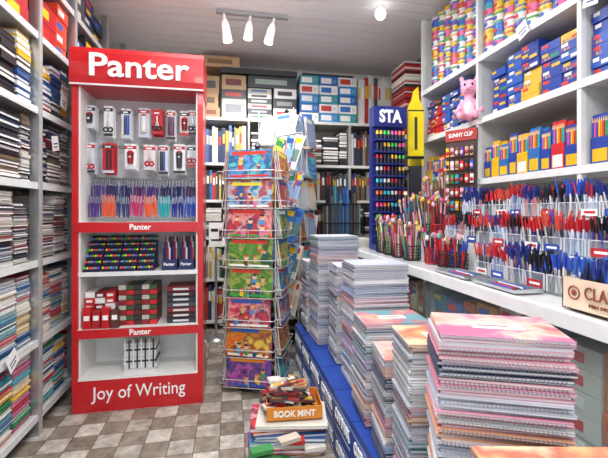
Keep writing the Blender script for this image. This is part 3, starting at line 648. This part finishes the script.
# ---------------------------------------------------------------- marker display (tall)
b = MB('marker_display'); b.T = TR(1.17, 3.02, 0, 0)
db = C('#1c2a78', .3)
b.box(0, .29, .1, .16, .951, 2.15, db); b.box(0, .29, 0, .1, .951, 1.0, db)
b.text('STA', (.145, .04, 2.06), .2, TW, bold=.04, ht=.14); b.box(.0, .29, .05, .1, 1.98, 2.15, db)
for row in range(9):
    z = 1.06+row*.1; b.box(.005, .285, .02, .1, z, z+.012, db)
    for e in range(8):
        x = .03+e*.033; cc = C(['#f2c21a', '#3fd64a', '#ff4f9a', '#ff7a2a', '#3ac8e8', '#e8e8ea', '#c8202a', '#22222a'][(e//2+row) % 8], .3)
        b.cyl((x, .05, z+.012), (x, .05, z+.055), .012, .012, C('#20242e'), 8); b.cyl((x, .05, z+.055), (x, .05, z+.085), .013, .010, cc, 8)
b.build()
b = MB('giant_pen_standee'); b.T = TR(1.56, 3.1, 0, -8); ye = C('#f0d818', .35)
b.box(-.085, .085, -.05, .1, .951, .97, BLACK); b.box(-.05, .05, 0, .04, .97, 1.72, C('#2a2c34'))
b.extr([(-.068, 1.66), (.068, 1.66), (.068, 2.14), (.047, 2.2), (.03, 2.23), (.02, 2.34), (-.012, 2.31), (-.03, 2.23), (-.047, 2.2), (-.068, 2.14)], 0, .04, ye)
b.box(-.070, .070, -.002, .042, 1.72, 1.745, BLACK); b.box(-.012, .012, -.003, 0, 1.80, 2.08, C('#3a3a20')); b.box(-.070, .070, -.002, .042, 2.13, 2.14, BLACK); b.build()
b = MB('key_ring_display'); b.T = TR(1.60, 2.50, 0, -55)
b.box(-.105, .105, 0, .012, 1.241, 1.84, C('#4a3430')); b.box(-.105, .105, -.03, .0, 1.241, 1.26, C('#4a3430')); b.box(-.11, .11, -.006, .016, 1.77, 1.85, C('#a83a34')); b.text('SUNNY CLIP', (0, -.008, 1.81), .17, TW, bold=.01, ht=.04)
r = random.Random(21)
for row in range(5):
    for e in range(6):
        x = -.085+e*.034; z = 1.73-row*.095; b.cyl((x, 0, z), (x, -.04, z), .002, .002, METAL, 4); cc = C(r.choice(BRIGHT+['#8a5a3a', '#f2b8cc', '#c8a890'])); b.box(x-.011, x+.011, -.03, -.022, z-.07, z-.008, cc); b.ell((x, -.032, z-.045), (.012, .008, .015), C(r.choice(['#8a5a3a', '#f2b8cc', '#e8e0d0', '#c02030', '#2a2a30'])), 8, 6)
b.build()
b = MB('carton_stack'); r = random.Random(8); z = 0
while z < 1.02:
    j = r.uniform(-.01, .01); b.box(1.02+j, 1.30+j, 3.42+j, 3.7, z, z+.1, C(r.choice(['#e4e2dc', '#d4d0c6', '#b8c4d4']))); b.box(1.05+j, 1.16+j, 3.418+j, 3.421+j, z+.03, z+.07, C(r.choice(['#2a4a9a', '#c02a2a', '#6a6a70']))); z += .102
b.build()
b = MB('book_basket'); wi = C('#1d1d22', .4, .3)
b.T = TR(.98, 3.95, 0, 0)
for z in (.95, 1.15, 1.35): 
    b.tube([(0, 0, z), (.4, 0, z), (.4, .22, z), (0, .22, z), (0, 0, z)], .006, wi)
for e in range(9): b.tube([(e*.05, 0, 0 if e in (0, 8) else .95), (e*.05, 0, 1.35)], .004, wi); b.tube([(e*.05, .22, 0 if e in (0, 8) else .95), (e*.05, .22, 1.35)], .004, wi)
b.box(0, .4, 0, .22, .945, .955, wi)
r = random.Random(4); x = .01
while x < .37: t_ = r.uniform(.01, .03); b.box(x, x+t_-.001, .02, .2, .956, .956+r.uniform(.35, .6), C(r.choice(DARKS+['#3a6ab0', '#e4e2dc', '#2a8a9a']))); x += t_
b.build()

# ---------------------------------------------------------------- ceiling lamps and added fill lights
b = MB('track_spotlight'); wl = C('#f0f0ec', .35)
b.box(-.12, .50, 3.39, 3.43, 2.965, 2.999, C('#9fa2a4', .3, .5))
for x, tilt, ln in ((-.055, -8, .16), (.17, 6, .12), (.38, 14, .15)):
    b.T = TR(x, 3.41, 2.965) @ Matrix.Rotation(math.radians(tilt), 4, 'Y')
    b.cyl((0, 0, 0), (0, 0, -.06), .012, .012, wl, 10); b.cyl((0, 0, -.05), (0, 0, -.09), .018, .034, wl, 16); b.cyl((0, 0, -.09), (0, 0, -.09-ln*.9), .034, .042, wl, 16)
    b.cyl((0, 0, -.0905-ln*.9), (0, 0, -.094-ln*.9), .036, .036, C('#fff6e0', emit=4., noise=0), 16)
b.T = Matrix.Identity(4); b.build()
b = MB('ceiling_bulb'); b.cyl((1.24, 3.1, 3.0), (1.24, 3.1, 2.96), .03, .03, wl, 12); b.ell((1.24, 3.1, 2.93), (.045, .045, .05), C('#ffffff', emit=5., noise=0)); b.build()
def area(name, loc, sx, sy_, e, col=(.97, .98, 1)):
    l = bpy.data.lights.new(name, 'AREA'); l.shape = 'RECTANGLE'; l.size = sx; l.size_y = sy_; l.energy = e; l.color = col
    o = bpy.data.objects.new(name, l); o.location = loc; sc.collection.objects.link(o)
    fx = MB('fill_light_housing'); fx.box(loc[0]-sx/2-.03, loc[0]+sx/2+.03, loc[1]-sy_/2-.03, loc[1]+sy_/2+.03, loc[2]+.008, ZC-.001, WHITE); fx.build()  # housing made up to go with the added area light
area('added_fill_light', (.2, 2.75, 2.95), 1.2, .25, 34)  # area lights added overhead, outside the view, to brighten the room
area('added_fill_light', (.2, .6, 2.95), 1.4, .5, 44)
area('added_fill_light', (.2, -.7, 2.95), 1.4, .5, 42)
for y in (1.5, 2.35):   # glowing tubes added out of view to brighten the ceiling
    b = MB('added_fill_tubes'); 
    for x in (-.5, 1.0): b.cyl((x, y, ZC-.001), (x, y, 2.79), .006, .006, METAL, 6)
    b.box(-.62, 1.12, y-.02, y+.02, 2.765, 2.785, WHITE)
    for dy in (-.05, .05): b.cyl((-.6, y+dy, 2.78), (1.1, y+dy, 2.78), .016, .016, C('#fbfcff', emit=18., noise=0), 10); 
    for x in (-.55, 1.05): b.box(x-.01, x+.01, y-.06, y+.06, 2.765, 2.77, WHITE)
    b.build()
for x in (-.055, .17, .38):
    l = bpy.data.lights.new('spot_lamp', 'SPOT'); l.energy = 25; l.spot_size = 2.4; l.spot_blend = .6; l.shadow_soft_size = .05
    o = bpy.data.objects.new('spot_lamp', l); o.location = (x, 3.41, 2.70); o.rotation_euler = (.35, 0, 0); sc.collection.objects.link(o)
w = bpy.data.worlds.new('world'); sc.world = w; w.use_nodes = True
w.node_tree.nodes['Background'].inputs[0].default_value = (.93, .96, 1, 1); w.node_tree.nodes['Background'].inputs[1].default_value = 1.15

# ---------------------------------------------------------------- camera
cd_ = bpy.data.cameras.new('camera'); cd_.sensor_width = 36; cd_.lens = 36*390/608; cd_.shift_y = -17/608; cd_.clip_start = .02
co = bpy.data.objects.new('camera', cd_); co.location = (0, 0, 1.267); co.rotation_euler = (math.radians(90), 0, -math.radians(10.7)); sc.collection.objects.link(co); sc.camera = co
